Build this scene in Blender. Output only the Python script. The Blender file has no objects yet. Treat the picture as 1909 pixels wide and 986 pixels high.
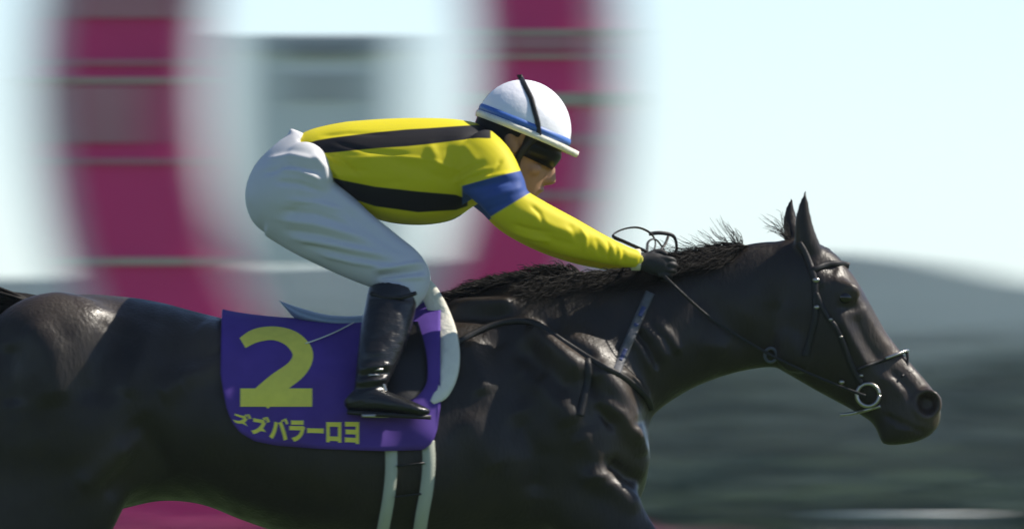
import bpy, bmesh, math, random
import numpy as np
from mathutils import Vector, Matrix
from mathutils.bvhtree import BVHTree

scn = bpy.context.scene
col = scn.collection
rng = np.random.default_rng(7)
random.seed(7)

# ------------------------------------------------------------------ camera, sky, sun, exposure
S = 660.0                     # traced units per metre in the plane of the horse
ZC = 1.66                     # height of the picture centre in that plane
DIST = 40.0
CAMZ = 1.2
cd = bpy.data.cameras.new('camera')
cam = bpy.data.objects.new('camera', cd); col.objects.link(cam)
cam.location = (0, -DIST, CAMZ)
cam.rotation_euler = (Vector((0, 0, ZC)) - Vector(cam.location)).to_track_quat('-Z', 'Y').to_euler()
cd.sensor_width = 36
cd.lens = 36 * DIST / (1909 / S)
cd.clip_end = 9000
cd.dof.use_dof = True
cd.dof.focus_distance = DIST + 0.42
cd.dof.aperture_fstop = 11.5
cd.dof.aperture_ratio = 0.105   # anamorphic lens: bokeh wider than tall
scn.camera = cam

to_sun = Vector((0.66, 0.13, 0.70)).normalized()
SUN_EL = math.asin(to_sun.z)
SUN_AZ = math.atan2(to_sun.x, to_sun.y)
world = bpy.data.worlds.new('World'); scn.world = world; world.use_nodes = True
wn = world.node_tree.nodes; wl = world.node_tree.links
bg = wn['Background']
sky = wn.new('ShaderNodeTexSky'); sky.sky_type = 'NISHITA'; sky.sun_disc = False
sky.sun_elevation = SUN_EL; sky.sun_rotation = SUN_AZ
sky.air_density = 0.6; sky.dust_density = 0.15; sky.ozone_density = 1.6
wl.new(sky.outputs[0], bg.inputs[0]); bg.inputs[1].default_value = 0.115
sd = bpy.data.lights.new('sun', 'SUN'); sd.energy = 5.0; sd.angle = math.radians(0.53); sd.color = (1, 0.93, 0.82)
sun = bpy.data.objects.new('sun', sd); col.objects.link(sun)
sun.rotation_euler = to_sun.to_track_quat('Z', 'Y').to_euler(); sun.location = to_sun * 30
scn.view_settings.view_transform = 'Standard'; scn.view_settings.look = 'None'
scn.view_settings.exposure = 0.56; scn.view_settings.gamma = 1
scn.view_settings.use_curve_mapping = False

# ------------------------------------------------------------------ helpers
def X(px): return (px - 954.5) / S
def Z(py): return ZC - (py - 493) / S
def P(px, py, y=0.0): return np.array([X(px), y, Z(py)])

def tag(o, label=None, cat=None, group=None, kind=None):
    if label: o['label'] = label
    if cat: o['category'] = cat
    if group: o['group'] = group
    if kind: o['kind'] = kind
    return o

def empty(name, loc, label, cat, group=None):
    o = bpy.data.objects.new(name, None); col.objects.link(o); o.location = loc
    o.empty_display_size = 0.1
    return tag(o, label, cat, group)

def mesh_obj(name, verts, faces, mat=None, parent=None, smooth=True):
    me = bpy.data.meshes.new(name)
    me.from_pydata([tuple(map(float, v)) for v in verts], [], [tuple(map(int, f)) for f in faces])
    me.update()
    o = bpy.data.objects.new(name, me); col.objects.link(o)
    if mat: me.materials.append(mat)
    if smooth: me.shade_smooth()
    if parent is not None:
        o.parent = parent; o.location = -parent.location
    return o

class Geo:
    def __init__(s): s.v = []; s.f = []
    def add(s, v, f):
        b = len(s.v); s.v.extend(v); s.f.extend([tuple(i + b for i in q) for q in f]); return s
    def obj(s, name, mat=None, parent=None, smooth=True): return mesh_obj(name, s.v, s.f, mat, parent, smooth)

def cr(rows, m):
    """Catmull-Rom through the rows, m steps per interval."""
    R = np.array(rows, float); n = len(R); out = []
    for i in range(n - 1):
        p0 = R[max(i - 1, 0)]; p1 = R[i]; p2 = R[i + 1]; p3 = R[min(i + 2, n - 1)]
        for k in range(m):
            t = k / m
            out.append(0.5 * ((2 * p1) + (-p0 + p2) * t + (2 * p0 - 5 * p1 + 4 * p2 - p3) * t * t + (-p0 + 3 * p1 - 3 * p2 + p3) * t ** 3))
    out.append(R[-1]); return np.array(out)

def rings_mesh(rings, cap=True):
    n = len(rings[0]); v = []; f = []
    for r in rings: v.extend(r)
    for i in range(len(rings) - 1):
        for j in range(n):
            a = i * n + j; b = i * n + (j + 1) % n
            f.append((a, b, b + n, a + n))
    if cap:
        f.append(tuple(range(n - 1, -1, -1))); f.append(tuple(range((len(rings) - 1) * n, len(rings) * n)))
    return v, f

def se(c, e): return np.sign(c) * np.abs(c) ** (2.0 / e)

def profile_loft(rows, m=4, n=40):
    """rows: top px, top py, bottom px, bottom py, half width (m), exponent, taper; symmetric about y = 0"""
    rings = []
    for tx, ty, bx, by, hw, e, tp in cr(rows, m):
        t = P(tx, ty); b = P(bx, by); mid = (t + b) / 2; hv = (t - b) / 2
        ring = []
        for k in range(n):
            a = 2 * math.pi * k / n; s = se(math.sin(a), e); c = se(math.cos(a), e)
            p = mid + hv * s; p = p + np.array([0, max(hw, .003) * c * (1 + tp * s), 0]); ring.append(p)
        rings.append(ring)
    return rings_mesh(rings)

def limb_loft(rows, m=4, n=24, e=2.0):
    """rows: px, py, y, in-plane radius px, lateral radius m"""
    C = cr(rows, m); pts = np.array([P(r[0], r[1], r[2]) for r in C]); rings = []
    for i in range(len(C)):
        t = pts[min(i + 1, len(C) - 1)] - pts[max(i - 1, 0)]; t /= np.linalg.norm(t)
        lat = np.array([0, 1.0, 0]); lat = lat - t * lat.dot(t); lat /= np.linalg.norm(lat)
        v = np.cross(t, lat); ra = max(C[i][3], .5) / S; rb = max(C[i][4], .0008)
        rings.append([pts[i] + v * ra * se(math.sin(a), e) + lat * rb * se(math.cos(a), e) for a in np.linspace(0, 2 * math.pi, n, endpoint=False)])
    return rings_mesh(rings)

def mirror(vf):
    v, f = vf
    return [np.array([p[0], -p[1], p[2]]) for p in v], [tuple(reversed(q)) for q in f]

def ellipsoid(c, r, n=20, m=12, rot=None):
    rings = []; c = np.array(c)
    for i in range(m + 1):
        ph = -math.pi / 2 + math.pi * (0.02 + 0.96 * i / m)
        ring = []
        for k in range(n):
            a = 2 * math.pi * k / n
            p = np.array([r[0] * math.cos(ph) * math.cos(a), r[1] * math.cos(ph) * math.sin(a), r[2] * math.sin(ph)])
            if rot is not None: p = np.array(rot @ Vector(p))
            ring.append(c + p)
        rings.append(ring)
    return rings_mesh(rings)

def box(c, s):
    c = np.array(c, float); h = np.array(s, float) / 2
    v = [c + h * np.array(k) for k in ((-1,-1,-1),(1,-1,-1),(1,1,-1),(-1,1,-1),(-1,-1,1),(1,-1,1),(1,1,1),(-1,1,1))]
    return v, [(3,2,1,0),(4,5,6,7),(0,1,5,4),(1,2,6,5),(2,3,7,6),(3,0,4,7)]

def tube(pts, r, n=8, flat=None):
    """pts 3d; r radius or list"""
    pts = np.array(pts, float); N = len(pts); R = np.broadcast_to(np.array(r, float), (N,)); rings = []
    up = None
    for i in range(N):
        t = pts[min(i + 1, N - 1)] - pts[max(i - 1, 0)]; t /= (np.linalg.norm(t) + 1e-12)
        if up is None:
            up = np.array([0, 1.0, 0]) if abs(t[1]) < .9 else np.array([1.0, 0, 0])
        a = up - t * up.dot(t); a /= np.linalg.norm(a); b = np.cross(t, a); up = a
        fl = 1.0 if flat is None else flat
        rings.append([pts[i] + a * R[i] * fl * math.cos(q) + b * R[i] * math.sin(q) for q in np.linspace(0, 2 * math.pi, n, endpoint=False)])
    return rings_mesh(rings)

def remeshed(name, geo, voxel, smooth_it, mat, parent):
    me = bpy.data.meshes.new(name + '_raw')
    me.from_pydata([tuple(map(float, p)) for p in geo.v], [], geo.f); me.update()
    tmp = bpy.data.objects.new(name + '_raw', me); col.objects.link(tmp)
    rm = tmp.modifiers.new('r', 'REMESH'); rm.mode = 'VOXEL'; rm.voxel_size = voxel; rm.adaptivity = 0
    sm = tmp.modifiers.new('s', 'SMOOTH'); sm.factor = 0.5; sm.iterations = smooth_it
    dg = bpy.context.evaluated_depsgraph_get()
    out = bpy.data.meshes.new_from_object(tmp.evaluated_get(dg))
    bpy.data.objects.remove(tmp); bpy.data.meshes.remove(me)
    out.name = name; out.materials.clear(); out.materials.append(mat); out.shade_smooth()
    o = bpy.data.objects.new(name, out); col.objects.link(o)
    if parent is not None: o.parent = parent; o.location = -parent.location
    return o

def get_co(me):
    a = np.empty(len(me.vertices) * 3); me.vertices.foreach_get('co', a); return a.reshape(-1, 3)
def get_no(me):
    a = np.empty(len(me.vertices) * 3); me.vertex_normals.foreach_get('vector', a); return a.reshape(-1, 3)
def set_co(me, co):
    me.vertices.foreach_set('co', co.astype(np.float32).ravel()); me.update()

def seg_dist(px, py, poly):
    """distance to polyline in px space, and fraction along it"""
    best = np.full(px.shape, 1e9); frac = np.zeros(px.shape); L = len(poly) - 1
    for i in range(L):
        ax, ay = poly[i]; bx, by = poly[i + 1]; dx, dy = bx - ax, by - ay
        t = np.clip(((px - ax) * dx + (py - ay) * dy) / (dx * dx + dy * dy + 1e-9), 0, 1)
        d = np.hypot(px - ax - t * dx, py - ay - t * dy); m = d < best
        best = np.where(m, d, best); frac = np.where(m, (i + t) / L, frac)
    return best, frac

def strokes(o, items, side=None, rough=None):
    """sculpt ridges (+) and grooves (-): (polyline px, width px, amplitude m); side: None both, -1 near"""
    me = o.data; co = get_co(me); no = get_no(me)
    px = co[:, 0] * S + 954.5; py = 493 - (co[:, 2] - ZC) * S
    disp = np.zeros(len(co))
    for poly, w, amp in items:
        x0 = min(p[0] for p in poly) - 3 * w; x1 = max(p[0] for p in poly) + 3 * w
        y0 = min(p[1] for p in poly) - 3 * w; y1 = max(p[1] for p in poly) + 3 * w
        idx = np.where((px > x0) & (px < x1) & (py > y0) & (py < y1))[0]
        if len(idx) == 0: continue
        d, fr = seg_dist(px[idx], py[idx], poly)
        taper = 1.0 if len(poly) == 1 else np.clip(np.minimum(fr, 1 - fr) * 5 + .25, 0, 1)
        k = np.exp(-(d / w) ** 2) * taper * np.clip(np.abs(no[idx, 1]) * 1.6, 0, 1)
        if side is not None: k = k * (np.sign(co[idx, 1]) == side)
        disp[idx] += amp * k
    co = co + no * disp[:, None]
    set_co(me, co)

def noise_np(co, scale, seed):
    """cheap smooth pseudo-noise: a sum of sines in random directions"""
    r = np.random.default_rng(seed); out = np.zeros(len(co))
    for k in range(9):
        d = r.normal(size=3); d /= np.linalg.norm(d)
        out += np.sin(co @ d * scale * r.uniform(.6, 1.6) + r.uniform(0, 6.28))
    return out / 9 * 1.6

# ------------------------------------------------------------------ materials
def mat(name, base, rough=0.6, spec=0.5, metal=0.0, noise=None, bump=None, sheen=0.0, coat=0.0, trans=0.0, ridged=False, rvar=None):
    m = bpy.data.materials.new(name); m.use_nodes = True
    nt = m.node_tree; b = nt.nodes['Principled BSDF']
    b.inputs['Base Color'].default_value = (*base, 1); b.inputs['Roughness'].default_value = rough
    b.inputs['Specular IOR Level'].default_value = spec; b.inputs['Metallic'].default_value = metal
    b.inputs['Sheen Weight'].default_value = sheen; b.inputs['Coat Weight'].default_value = coat
    tc = nt.nodes.new('ShaderNodeTexCoord')
    if noise:
        sc, amt = noise[0], noise[1]
        n = nt.nodes.new('ShaderNodeTexNoise'); n.inputs['Scale'].default_value = sc; n.inputs['Detail'].default_value = 5
        if len(noise) > 2:
            mp = nt.nodes.new('ShaderNodeMapping'); mp.inputs['Scale'].default_value = noise[2]
            nt.links.new(tc.outputs['Object'], mp.inputs[0]); nt.links.new(mp.outputs[0], n.inputs['Vector'])
        else: nt.links.new(tc.outputs['Object'], n.inputs['Vector'])
        mx = nt.nodes.new('ShaderNodeMix'); mx.data_type = 'RGBA'
        mx.inputs['A'].default_value = (*[c * (1 - amt) for c in base], 1); mx.inputs['B'].default_value = (*[min(1, c * (1 + amt)) for c in base], 1)
        nt.links.new(n.outputs['Fac'], mx.inputs['Factor']); nt.links.new(mx.outputs['Result'], b.inputs['Base Color'])
    if rvar:
        n3 = nt.nodes.new('ShaderNodeTexNoise'); n3.inputs['Scale'].default_value = rvar[0]; n3.inputs['Detail'].default_value = 6
        nt.links.new(tc.outputs['Object'], n3.inputs['Vector'])
        mr = nt.nodes.new('ShaderNodeMapRange'); mr.inputs['From Min'].default_value = .3; mr.inputs['From Max'].default_value = .7
        mr.inputs['To Min'].default_value = rvar[1]; mr.inputs['To Max'].default_value = rvar[2]
        nt.links.new(n3.outputs['Fac'], mr.inputs['Value']); nt.links.new(mr.outputs[0], b.inputs['Roughness'])
    if bump:
        sc, st = bump[0], bump[1]
        n2 = nt.nodes.new('ShaderNodeTexNoise'); n2.inputs['Scale'].default_value = sc; n2.inputs['Detail'].default_value = 4
        if ridged: n2.noise_type = 'RIDGED_MULTIFRACTAL'; n2.inputs['Detail'].default_value = 2
        if len(bump) > 2:
            mp = nt.nodes.new('ShaderNodeMapping'); mp.inputs['Scale'].default_value = bump[2]
            if len(bump) > 3: mp.inputs['Rotation'].default_value = bump[3]
            nt.links.new(tc.outputs['Object'], mp.inputs[0]); nt.links.new(mp.outputs[0], n2.inputs['Vector'])
        else: nt.links.new(tc.outputs['Object'], n2.inputs['Vector'])
        bp = nt.nodes.new('ShaderNodeBump'); bp.inputs['Strength'].default_value = 1; bp.inputs['Distance'].default_value = st
        nt.links.new(n2.outputs['Fac'], bp.inputs['Height']); nt.links.new(bp.outputs[0], b.inputs['Normal'])
    return m

M = {}
M['coat'] = mat('horse_coat', (.0195, .0145, .0112), .42, .32, noise=(11, .45), bump=(110, .0022, (1, 1, .30), (0, .7, 0)), rvar=(16, .32, .60))
M['hair'] = mat('horse_hair', (.010, .0085, .0075), .65, .15)
M['hoof'] = mat('hoof_horn', (.035, .028, .022), .45, .5, noise=(30, .3))
M['eye'] = mat('horse_eye', (.006, .004, .003), .08, .6)
M['leather'] = mat('black_leather', (.011, .010, .010), .5, .35, bump=(160, .0006))
M['boot'] = mat('polished_boot_leather', (.010, .010, .011), .30, .45, bump=(30, .005, (1, 1, 1.6)))
M['metal'] = mat('polished_steel', (.42, .39, .35), .3, .5, 1.0)
M['white'] = mat('white_breeches', (.56, .56, .57), .7, .4, bump=(9, .007, (.35, 1, 1.5), (0, .62, 0)), ridged=True)
M['pad'] = mat('white_pad', (.70, .68, .58), .9, .2, bump=(60, .004), noise=(30, .12))
M['web'] = mat('girth_webbing', (.42, .43, .36), .8, .3, bump=(200, .001))
M['greystrap'] = mat('grey_strap', (.085, .088, .10), .6, .3, noise=(60, .5))
M['skin'] = mat('skin', (.33, .185, .115), .55, .3, noise=(20, .15))
M['helmet'] = mat('helmet_cover', (.80, .80, .84), .42, .5, bump=(30, .0025))
M['blue'] = mat('blue_ribbon', (.045, .13, .42), .5, .5)
M['marks'] = mat('faded_blue_print', (.035, .05, .14), .6, .3)
M['glove'] = mat('black_glove', (.014, .013, .013), .6, .4, bump=(80, .001))
M['cuff'] = mat('cream_cuff', (.62, .55, .40), .6, .4)
M['goggle'] = mat('goggle_lens', (.006, .006, .008), .32, .2)
M['yellow_print'] = mat('yellow_print', (.78, .68, .09), .6, .4, noise=(40, .12))
M['cloth'] = mat('purple_cloth', (.085, .042, .25), .75, .2, noise=(14, .2), bump=(11, .006, (.6, 1, 1), (0, -.5, 0)), ridged=True)
M['saddle'] = mat('saddle_leather', (.25, .31, .38), .45, .5)

def jersey_mat():
    m = bpy.data.materials.new('racing_silk'); m.use_nodes = True; nt = m.node_tree; b = nt.nodes['Principled BSDF']
    b.inputs['Roughness'].default_value = .62; b.inputs['Specular IOR Level'].default_value = .22
    def att(n):
        a = nt.nodes.new('ShaderNodeAttribute'); a.attribute_name = n
        r = nt.nodes.new('ShaderNodeMapRange'); r.inputs['From Min'].default_value = -1.2; r.inputs['From Max'].default_value = 1.2
        nt.links.new(a.outputs['Fac'], r.inputs['Value']); return r.outputs[0]
    m1 = nt.nodes.new('ShaderNodeMix'); m1.data_type = 'RGBA'
    m1.inputs['A'].default_value = (.62, .53, .014, 1); m1.inputs['B'].default_value = (.012, .011, .013, 1)
    nt.links.new(att('stripe_and_neck_shade'), m1.inputs['Factor'])
    m2 = nt.nodes.new('ShaderNodeMix'); m2.data_type = 'RGBA'; m2.inputs['B'].default_value = (.035, .075, .26, 1)
    nt.links.new(m1.outputs['Result'], m2.inputs['A']); nt.links.new(att('blue_band'), m2.inputs['Factor'])
    nt.links.new(m2.outputs['Result'], b.inputs['Base Color'])
    tc = nt.nodes.new('ShaderNodeTexCoord'); mp = nt.nodes.new('ShaderNodeMapping'); mp.inputs['Scale'].default_value = (.45, 1, 1.3); mp.inputs['Rotation'].default_value = (0, .25, 0)
    n = nt.nodes.new('ShaderNodeTexNoise'); n.inputs['Scale'].default_value = 8; n.inputs['Detail'].default_value = 2; n.noise_type = 'RIDGED_MULTIFRACTAL'
    bp = nt.nodes.new('ShaderNodeBump'); bp.inputs['Distance'].default_value = .006
    nt.links.new(tc.outputs['Object'], mp.inputs[0]); nt.links.new(mp.outputs[0], n.inputs['Vector'])
    nt.links.new(n.outputs['Fac'], bp.inputs['Height']); nt.links.new(bp.outputs[0], b.inputs['Normal'])
    return m
M['jersey'] = jersey_mat()

# ------------------------------------------------------------------ ground, hills
M['turf'] = mat('turf', (.055, .10, .030), .9, .2, noise=(.35, .35), bump=(12, .02))
M['hill'] = mat('hill_woods', (.034, .060, .060), .95, .1, noise=(.05, .4))
M['leaf'] = mat('foliage', (.055, .092, .080), .8, .2, noise=(1.3, .5))
M['petal'] = mat('magenta_petals', (.30, .035, .13), .7, .3, noise=(3, .4))

def sheet(name, x0, x1, y0, y1, z, m, nx=1, ny=1, zf=None):
    v = []; f = []
    for j in range(ny + 1):
        for i in range(nx + 1):
            x = x0 + (x1 - x0) * i / nx; y = y0 + (y1 - y0) * j / ny
            v.append((x, y, z if zf is None else zf(x, y)))
    for j in range(ny):
        for i in range(nx):
            a = j * (nx + 1) + i; f.append((a, a + 1, a + nx + 2, a + nx + 1))
    return mesh_obj(name, v, f, m)
tag(sheet('ground', -4000, 4000, -300, 6000, 0, M['turf'], 1, 1), kind='structure')

def hill_z(x, y):
    # a long low wooded ridge behind the course, falling away to the right
    r = math.exp(-((y - 1300) / 190) ** 2)
    h = 18.2 + 1.4 * math.sin(x * .012 + 1.0) + .6 * math.sin(x * .05) - 4.6 / (1 + math.exp(-(x - 44) / 5)) - 1.3 / (1 + math.exp((x + 34) / 8)) - 1.6
    return -0.5 + r * h
hl = sheet('hills', -900, 900, 900, 1700, 0, M['hill'], 180, 40, hill_z); tag(hl, kind='structure')

def leaf_mass(name, boxes, m, size, label, cat=None, kind='stuff', seed=3):
    r = np.random.default_rng(seed); V = []
    for (cx, cy, cz, rx, ry, rz, n) in boxes:
        d = r.normal(size=(n, 3)); d /= np.linalg.norm(d, axis=1)[:, None]; q = r.uniform(.55, 1, (n, 1)) ** .5
        c = np.array([cx, cy, cz]) + d * np.array([rx, ry, rz]) * q
        a = r.normal(size=(n, 3)); a /= np.linalg.norm(a, axis=1)[:, None]; b = np.cross(a, r.normal(size=(n, 3))); b /= np.linalg.norm(b, axis=1)[:, None]
        s_ = size * r.uniform(.6, 1.4, (n, 1)); V.append(np.stack([c - a * s_, c + b * s_ * .6, c + a * s_, c - b * s_ * .6], 1).reshape(-1, 3))
    v = np.concatenate(V); f = np.arange(len(v)).reshape(-1, 4)
    o = mesh_obj(name, v, f, m, smooth=False); return tag(o, label, cat, kind=kind)

bx = []
r_ = np.random.default_rng(11)
for k in range(150):                       # wood at the far side of the course
    x = -107 + k * 1.42 + r_.uniform(-.6, .6); y = 262 + r_.uniform(-12, 12); h = r_.uniform(2.2, 3.2) - .018 * max(-14, min(14, x + 6))
    bx.append((x, y, h * .55, r_.uniform(1.2, 2.0), 1.6, h * .62, 480))
for k in range(150):                       # taller trees further back
    x = -190 + k * 2.5 + r_.uniform(-1, 1); h = r_.uniform(4.2, 5.8) - .012 * max(-40, min(40, x))
    bx.append((x, 480 + r_.uniform(-20, 20), h * .5, r_.uniform(2, 3.4), 2.5, h * .52, 420))
leaf_mass('woodland', bx, M['leaf'], .20, 'dark green wood along the far side of the racecourse')
bx = [(-52 + k * .72, 110 + r_.uniform(-1, 1), .22, .75, .6, .55 + r_.uniform(-.08, .14), 420) for k in range(146)]
leaf_mass('hedge', bx, M['leaf'], .10, 'low clipped dark hedge in front of the wood')

# ------------------------------------------------------------------ finish ring and board in the infield
M['magenta'] = mat('magenta_paint', (.72, .022, .165), .5, .4, noise=(1.2, .22), bump=(3, .004))
M['mauve'] = mat('faded_mauve_paint', (.50, .20, .22), .6, .4, noise=(1.5, .25))
M['whitepaint'] = mat('white_paint', (.80, .80, .80), .5, .4, noise=(.9, .05))
M['tan'] = mat('tan_batten', (.50, .40, .30), .6, .3, noise=(2, .2))
M['boardgrey'] = mat('grey_board', (.82, .80, .74), .4, .5, noise=(.8, .12))
M['boarddark'] = mat('dark_pane', (.12, .135, .13), .2, .5)
M['steel'] = mat('painted_post', (.5, .5, .5), .5, .4)

RY = 60.0; RS = 26400 / 100.0
def bgx(px, sc): return (px - 954.5) / sc
def bgz(py, sc): return CAMZ + (797 - py) / sc
rcx = bgx(612, RS); rcz = bgz(150, RS)
ring = empty('finish_ring', (rcx, RY, 0), 'large upright magenta ring with white rim behind the rider', 'sign')
def annulus(ai, bi, ao, bo, y0, y1, cx, cz, n=120, cxi=None):
    cxi = cx if cxi is None else cxi
    v = []; f = []
    for k in range(n):
        a = 2 * math.pi * k / n; c, s = math.cos(a), math.sin(a)
        for (aa, bb, y, xx) in ((ai, bi, y0, cxi), (ao, bo, y0, cx), (ao, bo, y1, cx), (ai, bi, y1, cxi)):
            v.append((xx + aa * c, y, cz + bb * s))
    for k in range(n):
        i = k * 4; j = ((k + 1) % n) * 4
        for q in range(4):
            q2 = (q + 1) % 4; f.append((i + q, j + q, j + q2, i + q2))
    return v, f
AO, BO, AI, BI = 516 / RS, 810 / RS, 262 / RS, 570 / RS
cxi = bgx(632, RS)
Geo().add(*annulus(AI, BI, AO, BO, RY - .15, RY + .15, rcx, rcz, cxi=cxi)).obj('ring_face', M['magenta'], ring, False)
Geo().add(*annulus(AO + .004, BO + .004, AO + .16, BO + .16, RY - .10, RY + .10, rcx, rcz)).obj('outer_rim', M['whitepaint'], ring, False)
Geo().add(*annulus(AI - .06, BI - .06, AI - .004, BI - .004, RY - .10, RY + .10, cxi, rcz)).obj('inner_rim', M['whitepaint'], ring, False)
def ring_span(z, side, grow=0.0):
    s = (z - rcz) / (BO + grow); xo = (AO + grow) * math.sqrt(max(0, 1 - s * s)); s2 = (z - rcz) / BI
    xi = AI * math.sqrt(max(0, 1 - s2 * s2))
    return (cxi + xi, rcx + xo) if side > 0 else (rcx - xo, cxi - xi)
for py, h, side, mm, g in ((62, 10, 1, 'tan', .2), (82, 26, 1, 'mauve', 0), (107, 8, 1, 'tan', 0), (187, 24, 1, 'tan', .2), (262, 22, 1, 'mauve', 0), (365, 20, 1, 'mauve', 0),
                     (15, 40, -1, 'mauve', 0), (118, 9, -1, 'mauve', 0), (152, 10, -1, 'tan', .18), (215, 105, -1, 'mauve', 0), (302, 10, -1, 'mauve', 0), (488, 14, -1, 'tan', 0)):
    z = bgz(py, RS); hh = h / RS; x0, x1 = ring_span(z, side, g)
    if py == 215: x1 -= .28
    x0 += .05; x1 -= .05
    Geo().add(*box(((x0 + x1) / 2, RY - .17, z), (x1 - x0, .05, hh))).obj('batten', M[mm], ring, False)
for sx in (-1.05, 1.05):
    Geo().add(*box((rcx + sx, RY + .3, .55), (.16, .16, 1.1))).obj('post', M['steel'], ring, False)
Geo().add(*box((rcx, RY - .02, .42), (3.4, .9, .84))).obj('pedestal', M['magenta'], ring, False)

BY = 82.0; BS = 26400 / 122.0
bdx0, bdx1 = bgx(430, BS), bgx(760, BS); bz0, bz1 = bgz(492, BS), bgz(66, BS)
board = empty('notice_board', ((bdx0 + bdx1) / 2, BY, 0), 'pale grey board on posts standing beyond the magenta ring', 'board')
Geo().add(*box(((bdx0 + bdx1) / 2, BY, (bz0 + bz1) / 2), (bdx1 - bdx0, .25, bz1 - bz0))).obj('panel', M['boardgrey'], board, False)
for (a, b_, c, d) in ((572, 640, 80, 112), (576, 632, 140, 190)):
    Geo().add(*box((bgx((a + b_) / 2, BS), BY - .16, bgz((c + d) / 2, BS)), ((b_ - a) / BS, .06, (d - c) / BS))).obj('dark_pane', M['boarddark'], board, False)
Geo().add(*box((bgx(620, BS), BY - .15, bz1 - .09), (1.3, .05, .14))).obj('top_trim', M['steel'], board, False)
for sx in (-.6, .6):
    Geo().add(*box(((bdx0 + bdx1) / 2 + sx, BY, bz0 / 2 - .001), (.14, .14, bz0 - .002))).obj('post', M['steel'], board, False)

# flower bed round the pedestal, and a low pale rail far right
fb = [(bgx(40 + k * 26, RS), RY - 1.3 + r_.uniform(-.25, .25), .28, .20, .35, .30 + r_.uniform(-.05, .05), 330) for k in range(44)]
leaf_mass('flower_bed', fb, M['petal'], .035, 'magenta flower bed below the big ring')
rail = empty('running_rail', (bgx(1690, 189), 99, 0), 'low pale rail far off at the right of the track', 'rail')
rz = bgz(958, 189)
Geo().add(*tube([(bgx(1540, 189), 99, rz), (bgx(1830, 189), 99, rz)], .016, 10)).obj('top_rail', M['whitepaint'], rail)
for k in range(3):
    Geo().add(*tube([(bgx(1560 + k * 120, 189), 99, 0), (bgx(1560 + k * 120, 189), 99, rz - .016)], .014, 8)).obj('post', M['whitepaint'], rail)
fb = [(bgx(1580 + k * 26, 189), 100 + r_.uniform(-.2, .2), .06, .15, .3, .12, 160) for k in range(8)]
fb += [(bgx(1180 + k * 26, 189), 100 + r_.uniform(-.2, .2), .08, .15, .3, .13, 160) for k in range(8)]
M['dusky'] = mat('dusky_planting', (.17, .115, .11), .8, .2, noise=(3, .3))
leaf_mass('border_planting', fb, M['dusky'], .05, 'pale mauve border planting beside the far rail')

# ------------------------------------------------------------------ the horse
horse = empty('racehorse', (0, 0, 0), 'dark bay racehorse galloping to the right', 'horse')

TORSO = [  # x, top, bottom, half width, exponent, taper
 (-92, 710, 800, .05, 2.0, 0), (-78, 655, 870, .14, 2.1, 0), (-35, 606, 950, .215, 2.2, -.05), (45, 562, 985, .265, 2.2, -.10), (140, 548, 965, .285, 2.2, -.12),
 (220, 550, 950, .285, 2.2, -.12), (300, 562, 932, .275, 2.1, -.08), (380, 584, 940, .285, 2.1, -.06), (450, 600, 968, .30, 2.15, -.06),
 (560, 610, 1003, .312, 2.2, -.08), (680, 606, 1024, .31, 2.2, -.10), (780, 582, 1032, .29, 2.1, -.18), (850, 556, 1030, .268, 2.0, -.26), (930, 540, 1022, .25, 1.95, -.30),
 (1010, 538, 1015, .235, 1.95, -.28), (1080, 565, 1000, .215, 2.0, -.18), (1140, 620, 980, .185, 2.0, -.08), (1185, 700, 945, .135, 2.0, 0), (1206, 770, 905, .07, 2.0, 0), (1210, 810, 870, .02, 2, 0)]
T = np.array(TORSO, float)
def torso_at(x):
    return [np.interp(x, T[:, 0], T[:, k]) for k in range(1, 6)]
_tc = cr([(a, b, a, c, d, e, f) for a, b, c, d, e, f in TORSO], 6)
def torso_y(px, py, grow=0.0):
    """half width of the trunk at a traced point"""
    tp = np.interp(px, _tc[:, 0], _tc[:, 1]) - grow * S; bt = np.interp(px, _tc[:, 0], _tc[:, 3]) + grow * S
    hw = np.interp(px, _tc[:, 0], _tc[:, 4]) + grow; e = np.interp(px, _tc[:, 0], _tc[:, 5]); tpr = np.interp(px, _tc[:, 0], _tc[:, 6])
    s = np.clip(((tp + bt) / 2 - py) / ((bt - tp) / 2), -1, 1)
    return hw * (1 - abs(s) ** e) ** (1 / e) * (1 + tpr * s)

g = Geo()
g.add(*profile_loft([(a, b, a, c, d, e, f) for a, b, c, d, e, f in TORSO], 4, 56))
NECK = [(840, 560, 1060, 960, .19, 2, -.1), (930, 528, 1150, 870, .175, 2, -.2), (1030, 513, 1205, 790, .145, 2, -.25), (1120, 507, 1248, 752, .118, 2, -.22),
        (1210, 496, 1300, 722, .10, 2, -.2), (1300, 474, 1352, 702, .092, 2, -.15), (1380, 457, 1400, 688, .086, 2.1, -.05), (1440, 450, 1440, 684, .082, 2.2, 0), (1490, 452, 1470, 692, .075, 2.2, 0)]
g.add(*profile_loft(NECK, 5, 48))
HEAD = [(1420, 462, 1425, 668, .06, 2.2, .05), (1462, 447, 1448, 684, .084, 2.4, .05), (1512, 449, 1478, 702, .094, 2.5, .06), (1548, 466, 1505, 718, .099, 2.4, .12), (1575, 492, 1532, 733, .100, 2.3, .16),
        (1600, 526, 1556, 746, .093, 2.2, .14), (1626, 572, 1582, 760, .080, 2.2, .05), (1650, 615, 1606, 774, .068, 2.2, -.06), (1674, 648, 1626, 788, .060, 2.3, -.10), (1699, 678, 1637, 808, .057, 2.6, -.06),
        (1723, 706, 1646, 826, .058, 2.7, 0), (1742, 731, 1668, 829, .060, 2.6, .05), (1752, 755, 1704, 824, .055, 2.4, .08), (1753, 780, 1726, 815, .038, 2.2, .05), (1748, 795, 1737, 808, .015, 2, 0)]
g.add(*profile_loft(HEAD, 5, 44))
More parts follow.
